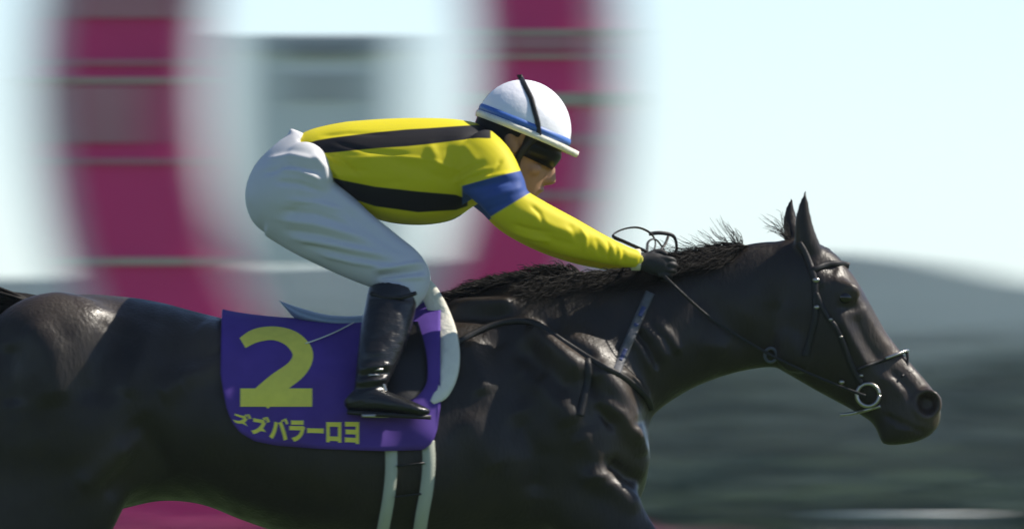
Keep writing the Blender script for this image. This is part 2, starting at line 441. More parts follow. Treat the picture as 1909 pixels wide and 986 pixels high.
# orbit ridges, jowls, facial crest
for sgn in (-1, 1):
    g.add(*ellipsoid(P(1573, 547, sgn * .083), (.045, .022, .032)))
    g.add(*ellipsoid(P(1485, 640, sgn * .062), (.075, .030, .085)))
    g.add(*ellipsoid(P(1733, 752, sgn * .044), (.036, .018, .040)))
    g.add(*limb_loft([(1585, 600, sgn * .078, 12, .012), (1600, 640, sgn * .066, 11, .012), (1622, 680, sgn * .054, 9, .01)], 4, 12))
# ears
g.add(*limb_loft([(1508, 480, -.045, 30, .030), (1503, 455, -.052, 24, .028), (1499, 430, -.057, 19, .022), (1497, 405, -.060, 15, .016), (1498, 382, -.062, 10, .011), (1500, 362, -.062, 4, .006), (1501, 354, -.062, 1.5, .004)], 4, 16))
g.add(*limb_loft([(1492, 480, .045, 28, .030), (1484, 450, .052, 21, .028), (1477, 425, .057, 16, .022), (1474, 405, .060, 13, .016), (1474, 388, .062, 9, .011), (1476, 372, .062, 4, .006), (1477, 365, .062, 1.5, .004)], 4, 16))
# haunches, shoulders
for sgn in (-1, 1):
    g.add(*ellipsoid(P(110, 720, sgn * .145), (.26, .145, .27)))
    g.add(*ellipsoid(P(140, 830, sgn * .135), (.20, .130, .24)))
    g.add(*ellipsoid(P(1060, 790, sgn * .135), (.20, .105, .27)))
    g.add(*ellipsoid(P(1150, 850, sgn * .085), (.10, .085, .12)))
HN = [(95, 740, -.14, 160, .12), (110, 860, -.155, 150, .108), (85, 975, -.165, 122, .088), (50, 1085, -.165, 72, .066), (15, 1185, -.165, 40, .042), (-25, 1290, -.165, 25, .03), (-62, 1390, -.165, 23, .027), (-90, 1450, -.165, 28, .033), (-84, 1500, -.165, 21, .028), (-72, 1540, -.165, 25, .034)]
g.add(*limb_loft(HN, 4, 24))
HF = [(r[0] - 70 * (i / 9), r[1], -r[2], r[3], r[4]) for i, r in enumerate(HN)]
g.add(*limb_loft(HF, 4, 24))
FN = [(1060, 880, -.13, 110, .09), (1110, 945, -.14, 88, .085), (1158, 1000, -.145, 68, .075), (1230, 1072, -.145, 48, .055), (1318, 1158, -.145, 36, .04), (1385, 1250, -.145, 23, .027), (1440, 1335, -.145, 22, .026), (1468, 1378, -.145, 26, .032), (1505, 1412, -.145, 20, .027), (1532, 1442, -.145, 24, .034)]
g.add(*limb_loft(FN, 4, 24))
FF = [(1050, 880, .13, 110, .09), (1075, 950, .14, 88, .085), (1092, 1030, .145, 62, .07), (1104, 1120, .145, 45, .052), (1112, 1205, .145, 36, .04), (1106, 1300, .145, 23, .027), (1102, 1400, .145, 22, .026), (1100, 1455, .145, 27, .032), (1118, 1500, .145, 20, .027), (1128, 1540, .145, 25, .034)]
g.add(*limb_loft(FF, 4, 24))
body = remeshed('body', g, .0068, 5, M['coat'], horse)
print('horse verts', len(body.data.vertices))

def relax(o, mask_fn, it):
    me = o.data; co = get_co(me); e = np.empty(len(me.edges) * 2, dtype=np.int64); me.edges.foreach_get('vertices', e); e = e.reshape(-1, 2)
    n = len(co); deg = np.bincount(e.ravel(), minlength=n).astype(float); w = mask_fn(co)[:, None]
    for _ in range(it):
        acc = np.stack([np.bincount(e[:, 0], co[e[:, 1], k], n) + np.bincount(e[:, 1], co[e[:, 0], k], n) for k in range(3)], 1)
        co = co + w * .6 * (acc / deg[:, None] - co)
    set_co(me, co)
relax(body, lambda c: np.clip(((1400 - (c[:, 0] * S + 954.5)) / 60), 0, 1) * np.clip((1010 - (493 - (c[:, 2] - ZC) * S)) / 60, 0, 1), 60)
# broad muscle masses first, then finer ridges
strokes(body, [
 # forehand
 ([(985, 606), (1030, 645), (1088, 700)], 20, 0.0310), ([(1000, 592), (1060, 640), (1110, 672)], 11, -0.0155),
 ([(960, 640), (1010, 690), (1060, 745)], 20, -0.0186), ([(1000, 700), (1040, 740), (1070, 790)], 24, 0.0186),
 ([(1108, 680), (1150, 730), (1190, 790)], 20, 0.0217), ([(1092, 700), (1120, 760), (1150, 800)], 12, -0.0186), ([(1100, 735), (1150, 775), (1190, 830)], 13, 0.0217),
 ([(1080, 800), (1110, 850), (1120, 900)], 26, 0.0155), ([(1130, 860), (1165, 880), (1195, 905)], 13, -0.0248), ([(1080, 880), (1140, 905), (1195, 950)], 18, 0.0186),
 ([(1180, 790), (1198, 850)], 13, 0.0155), ([(865, 640), (890, 690), (905, 740)], 22, 0.0186), ([(910, 620), (960, 680), (980, 760)], 26, -0.0155), ([(930, 640), (975, 700)], 18, 0.0093),
 ([(830, 567), (900, 568), (965, 566)], 12, 0.0217), ([(830, 590), (950, 590)], 12, -0.0155), ([(830, 546), (950, 545)], 9, -0.0093),
 ([(1165, 620), (1195, 650), (1215, 690)], 9, 0.0093), ([(1190, 600), (1225, 635), (1245, 675)], 9, 0.0109), ([(1178, 610), (1205, 645), (1228, 690)], 7, -0.0093), ([(1215, 590), (1250, 630), (1268, 660)], 9, 0.0093),
 ([(1150, 690), (1185, 715), (1213, 750)], 9, 0.0124), ([(1290, 540), (1350, 600), (1400, 650)], 26, -0.0093), ([(1300, 640), (1360, 655)], 20, 0.0093),
 ([(960, 770), (1000, 850), (1000, 930)], 26, -0.0217), ([(870, 770), (930, 880)], 30, 0.0124),
 # quarters
 ([(380, 600), (405, 630), (412, 660)], 26, 0.0155), ([(330, 705), (385, 690), (430, 680)], 20, 0.0155), ([(300, 735), (345, 710)], 22, 0.0124), ([(310, 650), (350, 665), (390, 660)], 30, -0.0093),
 ([(150, 910), (200, 872), (250, 825)], 22, 0.0186), ([(200, 925), (235, 885), (272, 840)], 20, -0.0124), ([(250, 780), (290, 830), (320, 890)], 26, -0.0186),
 ([(230, 590), (200, 660), (180, 760)], 34, -0.0186), ([(60, 600), (100, 660), (110, 760)], 30, 0.0155), ([(20, 640), (30, 760)], 20, -0.0155), ([(290, 600), (260, 680), (240, 740)], 26, 0.0124),
 ([(420, 880), (520, 930), (640, 950)], 34, -0.0124),
 # head
 ([(1560, 585), (1590, 640), (1620, 690)], 9, .007), ([(1590, 585), (1615, 640), (1645, 680)], 12, -.008), ([(1600, 560), (1635, 620), (1660, 655)], 8, .004),
 ([(1550, 525), (1575, 528), (1600, 545)], 8, .007), ([(1558, 572), (1580, 576), (1600, 572)], 7, -.006), ([(1535, 490), (1560, 505)], 12, -.008), ([(1515, 500), (1535, 535)], 11, .005),
 ([(1645, 772), (1680, 790), (1725, 806)], 5, -.008), ([(1640, 700), (1665, 715), (1680, 740)], 10, .006), ([(1655, 690), (1690, 720), (1705, 745)], 9, -.006), ([(1630, 720), (1648, 760)], 8, -.004),
 ([(1712, 735), (1728, 728), (1746, 740)], 7, .007), ([(1705, 755), (1715, 778), (1735, 780)], 7, .006), ([(1690, 800), (1730, 790)], 8, .005),
 ([(1475, 560), (1470, 620), (1490, 680)], 12, .006), ([(1440, 560), (1435, 620), (1445, 670)], 14, -.008),
])
# nostrils: deep hollows opening to the side and front; ear hollows
co = get_co(body.data); px = co[:, 0] * S + 954.5; py = 493 - (co[:, 2] - ZC) * S
dn = np.sqrt(((px - 1728) / 19) ** 2 + ((py - 752) / 20) ** 2)
k = np.clip((1.15 - dn) * 1.7, 0, 1); k = k * k * (3 - 2 * k)
co[:, 1] -= np.sign(co[:, 1]) * k * np.maximum(np.abs(co[:, 1]) - .012, 0) * .85
lip = np.exp(-((dn - 1.25) / .22) ** 2) * (np.abs(co[:, 1]) > .02); co[:, 1] += np.sign(co[:, 1]) * lip * .006
set_co(body.data, co)
R45 = np.array([[.72, 0, .69], [0, 1, 0], [-.69, 0, .72]])
rot_ = co @ R45; px = co[:, 0] * S + 954.5; py = 493 - (co[:, 2] - ZC) * S
zone = np.exp(-(((px - 1080) / 150) ** 2 + ((py - 760) / 190) ** 2)) + .7 * np.exp(-(((px - 180) / 190) ** 2 + ((py - 720) / 170) ** 2)) + .5 * np.exp(-(((px - 1240) / 90) ** 2 + ((py - 630) / 80) ** 2))
streak = noise_np(rot_ * np.array([1.0, 1, .28]), 46, 21)
nn = noise_np(co, 14, 4) * .002 + noise_np(co, 60, 5) * .0003 + zone * (.0034 * streak - .0016 * np.abs(noise_np(rot_ * np.array([1, 1, .4]), 90, 22)))
set_co(body.data, co + get_no(body.data) * nn[:, None])

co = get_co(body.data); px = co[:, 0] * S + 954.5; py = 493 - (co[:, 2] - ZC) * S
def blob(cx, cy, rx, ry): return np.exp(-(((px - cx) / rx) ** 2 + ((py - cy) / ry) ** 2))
bay = blob(1730, 760, 45, 55) + .75 * blob(1655, 640, 38, 60) + .6 * blob(1590, 530, 32, 40) + .7 * blob(400, 650, 60, 70) + .45 * blob(1170, 800, 60, 90) + .4 * blob(1040, 650, 60, 40) + .35 * blob(120, 570, 130, 40) + .4 * blob(220, 860, 60, 60)  # brown muzzle, plus sunlit highlights painted on face, flank, chest, shoulder, quarters
at = body.data.attributes.new('bay_and_sunlit_tone', 'FLOAT', 'POINT'); at.data.foreach_set('value', np.clip(bay, 0, 1).astype(np.float32))
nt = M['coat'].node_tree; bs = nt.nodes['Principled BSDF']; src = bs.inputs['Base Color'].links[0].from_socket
aa = nt.nodes.new('ShaderNodeAttribute'); aa.attribute_name = 'bay_and_sunlit_tone'; mx = nt.nodes.new('ShaderNodeMix'); mx.data_type = 'RGBA'
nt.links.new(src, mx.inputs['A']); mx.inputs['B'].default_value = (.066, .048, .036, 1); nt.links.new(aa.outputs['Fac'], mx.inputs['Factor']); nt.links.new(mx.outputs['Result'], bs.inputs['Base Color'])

bvh = BVHTree.FromPolygons([tuple(v) for v in get_co(body.data)], [tuple(p.vertices) for p in body.data.polygons])
def skin_y(px_, py_, side=-1, default=.1):
    x, z = X(px_), Z(py_)
    h = bvh.ray_cast(Vector((x, side * 3, z)), Vector((0, -side, 0)))
    if h[0] is None or h[0].y * side < -.02: return None
    return h[0].y

for sgn in (-1, 1):
    yy = skin_y(1574, 555, sgn)
    Geo().add(*ellipsoid(P(1574, 555, yy - sgn * .010), (.020, .016, .018), 20, 14)).obj('eye', M['eye'], horse)
def hoof(c, y, tilt):
    R = Matrix.Rotation(tilt, 3, 'Y'); rings = []
    for h, r in ((0, .038), (-.035, .050), (-.075, .060), (-.078, .040)):
        ring_ = []
        for a in np.linspace(0, 2 * math.pi, 20, endpoint=False):
            p = Vector((r * math.cos(a) * 1.12 - h * .35, r * math.sin(a), h)); p = R @ p; ring_.append(P(c[0], c[1], y) + np.array(p))
        rings.append(ring_)
    Geo().add(*rings_mesh(rings)).obj('hoof', M['hoof'], horse)
hoof((-72, 1538), -.165, .0); hoof((-142, 1538), .165, .0); hoof((1532, 1440), -.145, -.5); hoof((1128, 1538), .145, 0)

# --- mane, forelock, tail: tapered strands
def strand(geo, pts, r):
    pts = cr(pts, 3); n = len(pts)
    rad = [r * (1 - (i / (n - 1)) ** 1.5) + .0003 for i in range(n)]
    geo.add(*tube(pts, rad, 3))
crest = np.array([(r[0], r[1]) for r in cr(NECK, 5)])
def crest_y(x): return np.interp(x, crest[:, 0], crest[:, 1])
mg = Geo()
def lock(px0, py0, dx, dy, y0, dyy, n, spread, r=.0035, sag=0.0, droot=14):
    for q in range(n):
        bxp = px0 + rng.uniform(-droot, droot); byp = (crest_y(bxp) + 4 if py0 is None else py0 + rng.uniform(-5, 5)); yb = y0 + rng.normal() * .010
        ex = dx + rng.normal() * spread; ey = dy + rng.normal() * spread; ez = dyy + rng.normal() * .018
        p0 = P(bxp, byp, yb); p3 = P(bxp + ex, byp + ey, yb + ez)
        p1 = p0 + (p3 - p0) * .33 + np.array([rng.normal() * .003, rng.normal() * .003, .008 + rng.normal() * .003])
        p2 = p0 + (p3 - p0) * .68 + np.array([rng.normal() * .004, rng.normal() * .004, .006 - sag + rng.normal() * .004])
        strand(mg, [p0, p1, p2, p3], r * rng.uniform(.6, 1.3))
for x in range(1010, 1390, 6):                       # mane thrown back along the near side of the crest
    lock(x, None, -66, 22, -.012, -.045, 20, 9, .0012, .013, 8)
    lock(x, None, -52, 32, -.026, -.050, 16, 8, .0012, .015, 8)
for x in range(1240, 1392, 4): lock(x, None, -48, 2, 0, -.004, 10, 7, .0010, .002, 5)
for (x, dx, dy, n) in ((1384, -16, -30, 7), (1378, -26, -48, 9), (1368, -38, -58, 6), (1358, -30, -36, 8), (1344, -40, -40, 6), (1330, -40, -30, 7), (1308, -50, -32, 6), (1286, -56, -26, 7), (1264, -54, -22, 7)):
    lock(x, None, dx, dy, 0, .0, n, 4.5, .0007, .006, 6)
for x in range(850, 1010, 6): lock(x, None, -50, 2, 0, -.01, 18, 6, .0022, .006, 8)
for x in range(890, 1000, 6): lock(x, None, -40, -7, 0, -.01, 14, 4, .0022, 0, 8)
for x in range(1000, 1080, 6): lock(x, None, -34, -12, 0, -.01, 18, 6, .0022, -.002, 8)
for (dx, dy) in ((-40, -28), (-26, -40), (-34, -16), (-18, -46), (-45, -44)): lock(1470, 446, dx, dy, 0, 0, 5, 4, .0008, 0, 5)
for k_ in range(26): lock(1515, 452, 36 + rng.normal() * 12, 62 + rng.normal() * 14, rng.uniform(-.03, .03), 0, 1, 5, .003, -.01, 8)
mg.obj('mane', M['hair'], horse)
mg = Geo()
for k_ in range(420):
    y0 = rng.normal() * .018; t0 = rng.uniform(0, 1)
    p0 = P(60 - 100 * t0, 560 + 10 * t0, y0); e = P(-420 + rng.normal() * 90, 640 + rng.normal() * 46, y0 + rng.normal() * .06)
    strand(mg, [p0, p0 + np.array([-.14, 0, .012 + rng.normal() * .012]), (p0 + e) / 2 + np.array([0, 0, .05 + rng.normal() * .02]), e], .006)
mg.add(*limb_loft([(85, 572, 0, 18, .03), (30, 566, 0, 22, .034), (-60, 568, 0, 22, .03), (-160, 585, 0, 10, .014)], 4, 14))
mg.obj('tail', M['hair'], horse)

# ------------------------------------------------------------------ saddlery
def wrinkle(px_, py_):
    return .007 * math.sin(px_ * .026 + py_ * .018) + .005 * math.sin(px_ * .055 - py_ * .03 + 1) + .003 * math.sin(px_ * .02 + py_ * .075)
def cloth_pt(px_, py_, side, grow):
    return P(px_, py_, side * (torso_y(px_, py_, grow) + wrinkle(px_, py_)))
cloth = empty('saddlecloth', (X(620), 0, Z(600)), 'purple number cloth with yellow 2 on the horse', 'saddlecloth')
def hem(px_): return np.interp(px_, [414, 418, 425, 436, 452, 480, 520, 600, 720, 790, 808, 816, 822], [690, 715, 755, 785, 806, 822, 830, 836, 840, 838, 825, 800, 755])
def topl(px_): return np.interp(px_, _tc[:, 0], _tc[:, 1])
def leftx(py_): return np.interp(py_, [585, 600, 640, 690, 740, 790], [424, 420, 415, 414, 421, 440])
def drape(geo, x0, x1, hemf, grow, thick, nx=70, ny=40, xs=None):
    """cloth from hem on the near side over the back to the hem on the far side, closed shell"""
    xs = np.linspace(x0, x1, nx + 1); lay = []
    for gr in (grow, grow - thick):
        rows = []
        for x in xs:
            tp = topl(x) - gr * S; hm = hemf(x); row = []
            for side in (-1, 1):
                half = []
                for j in range(ny + 1):
                    t = j / ny; q = tp + (hm - tp) * (1 - math.cos(t * math.pi / 2)) if True else 0
                    half.append(cloth_pt(x, q, side, gr))
                row += half[::-1] if side < 0 else half[1:]
            rows.append(row)
        lay.append(rows)
    n = len(lay[0][0]); m_ = len(xs); b = m_ * n; v = []; f = []
    for rows in lay:
        for r in rows: v += r
    for i in range(m_ - 1):
        for j in range(n - 1):
            a = i * n + j; f.append((a, a + n, a + n + 1, a + 1)); f.append((b + a + 1, b + a + n + 1, b + a + n, b + a))
        for j in (0, n - 1):
            a = i * n + j; q = (a, a + b, a + b + n, a + n); f.append(q if j == 0 else q[::-1])
    for i in (0, m_ - 1):
        for j in range(n - 1):
            a = i * n + j; q = (a, a + 1, a + 1 + b, a + b); f.append(q if i == 0 else q[::-1])
    geo.add(v, f)
cg = Geo(); drape(cg, 415, 822, hem, .026, .006); cg.obj('cloth', M['cloth'], cloth)

def printed(name, curve_fn, m, parent, grow):
    """flat lettering meshed from a text or curve, laid on the near side of the cloth"""
    cu = curve_fn(); o = bpy.data.objects.new(name, cu); col.objects.link(o)
    me = bpy.data.meshes.new_from_object(o.evaluated_get(bpy.context.evaluated_depsgraph_get())); bpy.data.objects.remove(o)
    bm = bmesh.new(); bm.from_mesh(me); bmesh.ops.triangulate(bm, faces=bm.faces)
    for _ in range(3):
        ed = [e for e in bm.edges if e.calc_length() > 12]
        if ed: bmesh.ops.subdivide_edges(bm, edges=ed, cuts=1); bmesh.ops.triangulate(bm, faces=bm.faces)
    bm.verts.ensure_lookup_table()
    v = [cloth_pt(q.co.x, q.co.y, -1, grow) for q in bm.verts]; f = [[w.index for w in q.verts] for q in bm.faces]
    bm.free(); return mesh_obj(name, v, f, m, parent)
def stroke_poly(name, center, widths, m, parent, grow):
    c = cr(center, 6); w = cr([(a,) for a in widths], 6)[:, 0]; v = []; f = []; K = 6
    for i in range(len(c)):
        t = c[min(i + 1, len(c) - 1)] - c[max(i - 1, 0)]; t /= np.linalg.norm(t); nrm = np.array([-t[1], t[0]])
        for j in range(K + 1):
            q = c[i] + nrm * w[i] * (j / K - .5); v.append(q)
    for i in range(len(c) - 1):
        for j in range(K):
            a = i * (K + 1) + j; f.append((a, a + 1, a + K + 2, a + K + 1))
    return v, f
# numeral 2: outline quad strips (top hook, diagonal, foot)
v1, f1 = stroke_poly('n', [(455, 640), (480, 626), (515, 622), (548, 634), (567, 660), (556, 688), (520, 716), (488, 746)], [22, 26, 26, 32, 38, 38, 40, 44], None, None, 0)
v2, f2 = stroke_poly('n', [(452, 741), (500, 741), (545, 741), (585, 741)], [34, 34, 34, 34], None, None, 0)
gg = Geo()
gg.add([cloth_pt(p[0], p[1], -1, .0275) for p in v1], f1); gg.add([cloth_pt(p[0], p[1], -1, .0285) for p in v2], f2)
gg.obj('number', M['yellow_print'], cloth)
def name_curve():
    cu = bpy.data.curves.new('name', 'FONT'); cu.body = '\u30ba\u30ba\u30d0\u30e9\u30fc\u30ed\u30e8'; cu.size = 1; cu.offset = .05; return cu
cu = name_curve(); o = bpy.data.objects.new('t', cu); col.objects.link(o)
me = bpy.data.meshes.new_from_object(o.evaluated_get(bpy.context.evaluated_depsgraph_get())); bpy.data.objects.remove(o)
bm = bmesh.new(); bm.from_mesh(me); bmesh.ops.triangulate(bm, faces=bm.faces)
if len(bm.verts):
    xs_ = [q.co.x for q in bm.verts]; ys_ = [q.co.y for q in bm.verts]; ax, bx_, ay, by_ = min(xs_), max(xs_), min(ys_), max(ys_)
    v = []
    for q in bm.verts:
        u = (q.co.x - ax) / (bx_ - ax); w = (q.co.y - ay) / (by_ - ay)
        xx = 438 + u * 234; top_ = 766 + 12 * min(1, u * 3.0) ** .8; bot_ = np.interp(u, [0, .15, .35, 1], [784, 808, 822, 829])
        v.append(cloth_pt(xx, bot_ + (top_ - bot_) * w, -1, .0275))
    bm.verts.index_update()
    mesh_obj('horse_name', v, [[w.index for w in q.verts] for q in bm.faces], M['yellow_print'], cloth)
    print('name verts', len(v))
bm.free()
# cord tied across the cloth
cp = [cloth_pt(a, b, -1, .031) for a, b in cr([(572, 641), (600, 631), (630, 618), (660, 602)], 4)]
Geo().add(*tube(cp, .0022, 6)).obj('tie_cord', M['pad'], cloth)

# white pad showing in front of the cloth
pad = empty('saddle_pad', (X(820), 0, Z(640)), 'white fleece saddle pad in front of the purple cloth', 'saddle pad')
def strap_y(px_, py_, side, off):
    y = skin_y(px_, py_, side)
    if y is None: y = side * .02
    return y + side * off
def pad_piece(side):
    c = cr([(778, 520), (800, 545), (822, 590), (836, 640), (836, 690), (822, 730), (806, 750)], 6); w = cr([(14,), (17,), (19,), (20,), (20,), (17,), (6,)], 6)[:, 0]
    rings = []
    for i in range(len(c)):
        t = c[min(i + 1, len(c) - 1)] - c[max(i - 1, 0)]; t /= np.linalg.norm(t); nr = np.array([-t[1], t[0]])
        yb = strap_y(c[i][0], c[i][1], side, .018)
        if c[i][1] < 585: yb = side * np.interp(c[i][1], [520, 585], [.10, abs(strap_y(815, 588, side, .02))])
        rings.append([P(c[i][0] + nr[0] * w[i] * math.cos(a), c[i][1] + nr[1] * w[i] * math.cos(a), yb + side * .010 * math.sin(a)) for a in np.linspace(0, 2 * math.pi, 14, endpoint=False)])
    return rings_mesh(rings)
pg = Geo(); pg.add(*pad_piece(-1)); pg.add(*pad_piece(1)); pg.obj('pad_roll', M['pad'], pad)
# saddle: small racing tree, seat, flaps
sad = empty('saddle', (X(680), 0, Z(585)), 'small grey blue racing saddle under the rider', 'saddle')
sg = Geo()
sg.add(*profile_loft([(520, 560, 530, 572, .02, 2, 0), (560, 574, 560, 600, .09, 2, 0), (620, 588, 620, 612, .12, 2, 0), (690, 585, 690, 612, .12, 2, 0), (740, 555, 740, 600, .10, 2, 0), (770, 530, 775, 590, .08, 2, 0), (785, 528, 792, 570, .05, 2, 0)], 5, 24))
sg.obj('seat', M['saddle'], sad)
def flap(side):
    v = []; f = []; rows = [(690, 780, 600), (684, 792, 640), (682, 798, 680), (690, 796, 715), (708, 780, 738), (725, 765, 746)]
    rr = cr(rows, 4); K = 10
    for lay in (.038, .033):
        for a, b, y in rr:
            for j in range(K + 1):
                x = a + (b - a) * j / K; v.append(P(x, y, side * (torso_y(x, y, lay) + wrinkle(x, y))))
    nr_ = len(rr); B = nr_ * (K + 1)
    for i in range(nr_ - 1):
        for j in range(K):
            q = i * (K + 1) + j; f.append((q, q + 1, q + K + 2, q + K + 1)); f.append((B + q + K + 1, B + q + K + 2, B + q + 1, B + q))
        for j in (0, K):
            q = i * (K + 1) + j; f.append((q, q + K + 1, q + K + 1 + B, q + B))
    for i in (0, nr_ - 1):
        for j in range(K):
            q = i * (K + 1) + j; f.append((q, q + 1, q + 1 + B, q + B))
    return v, f
for side in (-1, 1): Geo().add(*flap(side)).obj('flap', M['leather'], sad)
# stirrups
def stirrup(side, yc):
    g_ = Geo()
    pts = [P(a, b, yc) for a, b in cr([(690, 772), (676, 745), (676, 722), (688, 700), (704, 698), (716, 715), (722, 742), (716, 772)], 4)]
    g_.add(*tube(pts, .0055, 8)); g_.add(*box(P(702, 775, yc), (.075, .075, .010)))
    g_.obj('stirrup', M['metal'], sad)
    lp = [P(a, b, side * y) for a, b, y in cr([(700, 700, abs(yc)), (706, 660, .348), (712, 620, .33), (718, 600, .30)], 4)]
    Geo().add(*tube(lp, .010, 8, .3)).obj('stirrup_leather', M['leather'], sad)
# girths
gir = empty('girth', (X(770), 0, Z(1000)), 'pair of pale webbing girth straps round the belly', 'girth')
def girth(pts, w):
    c = cr(pts, 6); g_ = Geo(); full = []
    for x, y in c: full.append((x, y, -1))
    rings = []
    path = [(x, y, -1) for x, y in c] + [(x, y, 1) for x, y in c[::-1]]
    for i, (x, y, s) in enumerate(path):
        yy = s * torso_y(x, y, .012); r_out = []
        for (ox, dy) in ((-w, 0), (w, 0), (w, -.006), (-w, -.006)):
            gr = .010 + dy
            r_out.append(P(x + ox, y + dy * S * (1 if y > 900 else 0), s * torso_y(x + ox, y, .014 + dy)))
        rings.append(r_out)
    return rings_mesh(rings)
Geo().add(*girth([(731, 836), (731, 880), (726, 930), (716, 985), (712, 1010), (710, 1028), (710, 1034)], 11)).obj('strap', M['web'], gir)
Geo().add(*girth([(799, 820), (801, 860), (797, 910), (788, 960), (782, 1000), (778, 1026), (776, 1036)], 12)).obj('strap', M['web'], gir)
for yy, a, b in ((868, 742, 792), (925, 738, 786)):
    Geo().add(*tube([P(x, yy - (x - a) * .12, -torso_y(x, yy, .016)) for x in np.linspace(a, b, 6)], .0035, 6)).obj('keeper', M['leather'], gir)

# straps laid on the coat
def strap(pts, w, off=.004, thick=.004, side=-1, m=6):
    c = cr(pts, m); N = len(c); P3 = []
    for x, y in c:
        yy = skin_y(x, y, side)
        P3.append(None if yy is None else P(x, y, yy + side * off))
    last = None
    for i in range(N):
        if P3[i] is None:
            P3[i] = P(c[i][0], c[i][1], (last[1] if last is not None else side * .03))
        last = P3[i]
    ys = np.array([p[1] for p in P3]); ys = np.convolve(np.pad(ys, 2, 'edge'), np.ones(5) / 5, 'valid')
    ys = np.array([min(a, b[1]) if side < 0 else max(a, b[1]) for a, b in zip(ys, P3)])
    rings = []
    for i in range(N):
        a = np.array(c[max(i - 1, 0)]); b = np.array(c[min(i + 1, N - 1)]); t = b - a; t = t / (np.linalg.norm(t) + 1e-9); nr = np.array([-t[1], t[0]])
        r4 = []
        for sgn_, dy in ((-1, 0), (-.6, thick), (.6, thick), (1, 0), (.6, -thick * 1.5), (-.6, -thick * 1.5)):
            r4.append(P(c[i][0] + nr[0] * w / 2 * sgn_, c[i][1] + nr[1] * w / 2 * sgn_, ys[i] + side * dy))
        rings.append(r4)
    return rings_mesh(rings)

bp = empty('breastplate', (X(1130), 0, Z(720)), 'dark leather breastplate crossing the shoulder and chest', 'harness')
for s in (-1, 1):
    Geo().add(*strap([(850, 640), (920, 606), (990, 601), (1050, 638), (1110, 676), (1165, 706), (1205, 742), (1214, 765)], 12, .005, .004, s)).obj('chest_strap', M['leather'], bp)
    Geo().add(*strap([(1092, 668), (1096, 700), (1088, 740), (1080, 775)], 15, .004, .004, s)).obj('shoulder_loop', M['leather'], bp)
    Geo().add(*strap([(1212, 545), (1196, 580), (1176, 625), (1156, 672), (1148, 694)], 18, .006, .004, s)).obj('neck_strap', M['greystrap'], bp)

for s in (-1, 1):
    for seg in ([(1200, 572), (1192, 590)], [(1186, 603), (1180, 617)], [(1166, 650), (1156, 672)]): Geo().add(*strap(seg, 9, .0105, .002, s)).obj('blue_mark', M['marks'], bp)
bri = empty('bridle', (X(1560), 0, Z(620)), 'black leather racing bridle with steel bit rings', 'bridle')
for s in (-1, 1):
    Geo().add(*strap([(1488, 452), (1503, 480), (1516, 520), (1519, 560), (1518, 595), (1508, 635), (1500, 665)], 13, .005, .004, s)).obj('headpiece', M['leather'], bri)
    Geo().add(*strap([(1518, 545), (1540, 590), (1556, 610), (1570, 640), (1585, 680), (1602, 712), (1612, 722)], 11, .005, .004, s)).obj('cheekpiece', M['leather'], bri)
    Geo().add(*strap([(1512, 505), (1540, 494), (1565, 492), (1583, 496)], 12, .005, .004, s)).obj('browband', M['leather'], bri)
    Geo().add(*strap([(1597, 690), (1625, 678), (1655, 668), (1682, 657)], 7, .006, .004, s)).obj('noseband', M['leather'], bri)
    Geo().add(*strap([(1640, 757), (1615, 764), (1590, 770), (1566, 773)], 6, .006, .003, s)).obj('curb_strap', M['metal'], bri)
    yb = skin_y(1617, 736, s)
    rp = [P(1617 + 21 * math.cos(a), 736 + 21 * math.sin(a), yb + s * .012) for a in np.linspace(0, 2 * math.pi, 30)]
    Geo().add(*tube(rp, .0055, 8)).obj('bit_ring', M['metal'], bri)
    for (x, y, r) in ((1520, 523, .010), (1521, 573, .008), (1547, 596, .006), (1566, 628, .005), (1604, 700, .006), (1568, 712, .008)):
        yb = skin_y(x, y, s)
        if yb is not None: Geo().add(*ellipsoid(P(x, y, yb + s * .007), (r, .006, r * .8), 14, 8)).obj('buckle', M['metal'], bri)
# noseband bridge sits proud of the nose as a stiff arch
arch = [P(1650, 668, -.066), P(1672, 660, -.055), P(1688, 654, -.03), P(1692, 654, 0), P(1688, 654, .03), P(1672, 660, .055), P(1650, 668, .066)]
Geo().add(*tube(cr(arch, 5), .005, 8)).obj('nose_arch', M['metal'], bri)
for s in (-1, 1): Geo().add(*tube(cr([P(1690, 655, s * .022), P(1692, 670, s * .024), P(1688, 692, s * .034), P(1680, 702, s * .05)], 4), .004, 8)).obj('arch_stay', M['leather'], bri)

# ------------------------------------------------------------------ the rider
rider = empty('person', (X(640), 0, Z(560)), 'jockey in yellow and black striped silks crouching forward over the horse', 'jockey')
TOR = [(545, 262, 606, 352, .120, 2.2, 0), (566, 248, 626, 358, .138, 2.2, 0), (595, 237, 655, 385, .155, 2.2, 0), (650, 226, 712, 412, .176, 2.2, .02), (735, 221, 782, 420, .182, 2.2, .04), (815, 221, 840, 411, .182, 2.2, .06), (868, 226, 878, 388, .182, 2.2, .05), (905, 236, 915, 362, .15, 2.1, 0), (930, 258, 938, 335, .085, 2, 0)]
ARM = [(880, 300, -.115, 66, .075), (905, 318, -.150, 60, .070), (930, 352, -.178, 50, .062), (953, 387, -.190, 42, .058), (998, 415, -.186, 41, .056), (1058, 442, -.168, 37, .050), (1113, 463, -.142, 28, .041), (1158, 478, -.118, 20, .032), (1188, 485, -.106, 16, .027)]
ARF = [(r[0] + 34 * (i / 8) - 6, r[1] + 8 + 4 * (i / 8), -r[2] * (1 - .2 * i / 8), r[3], r[4]) for i, r in enumerate(ARM)]
PEL = [(618, 338, 545, 246, .150, 2.2, 0), (625, 352, 512, 270, .178, 2.2, 0), (622, 372, 474, 310, .190, 2.2, 0), (606, 398, 457, 362, .185, 2.2, 0), (592, 422, 470, 412, .160, 2.1, 0), (575, 440, 505, 442, .120, 2, 0)]
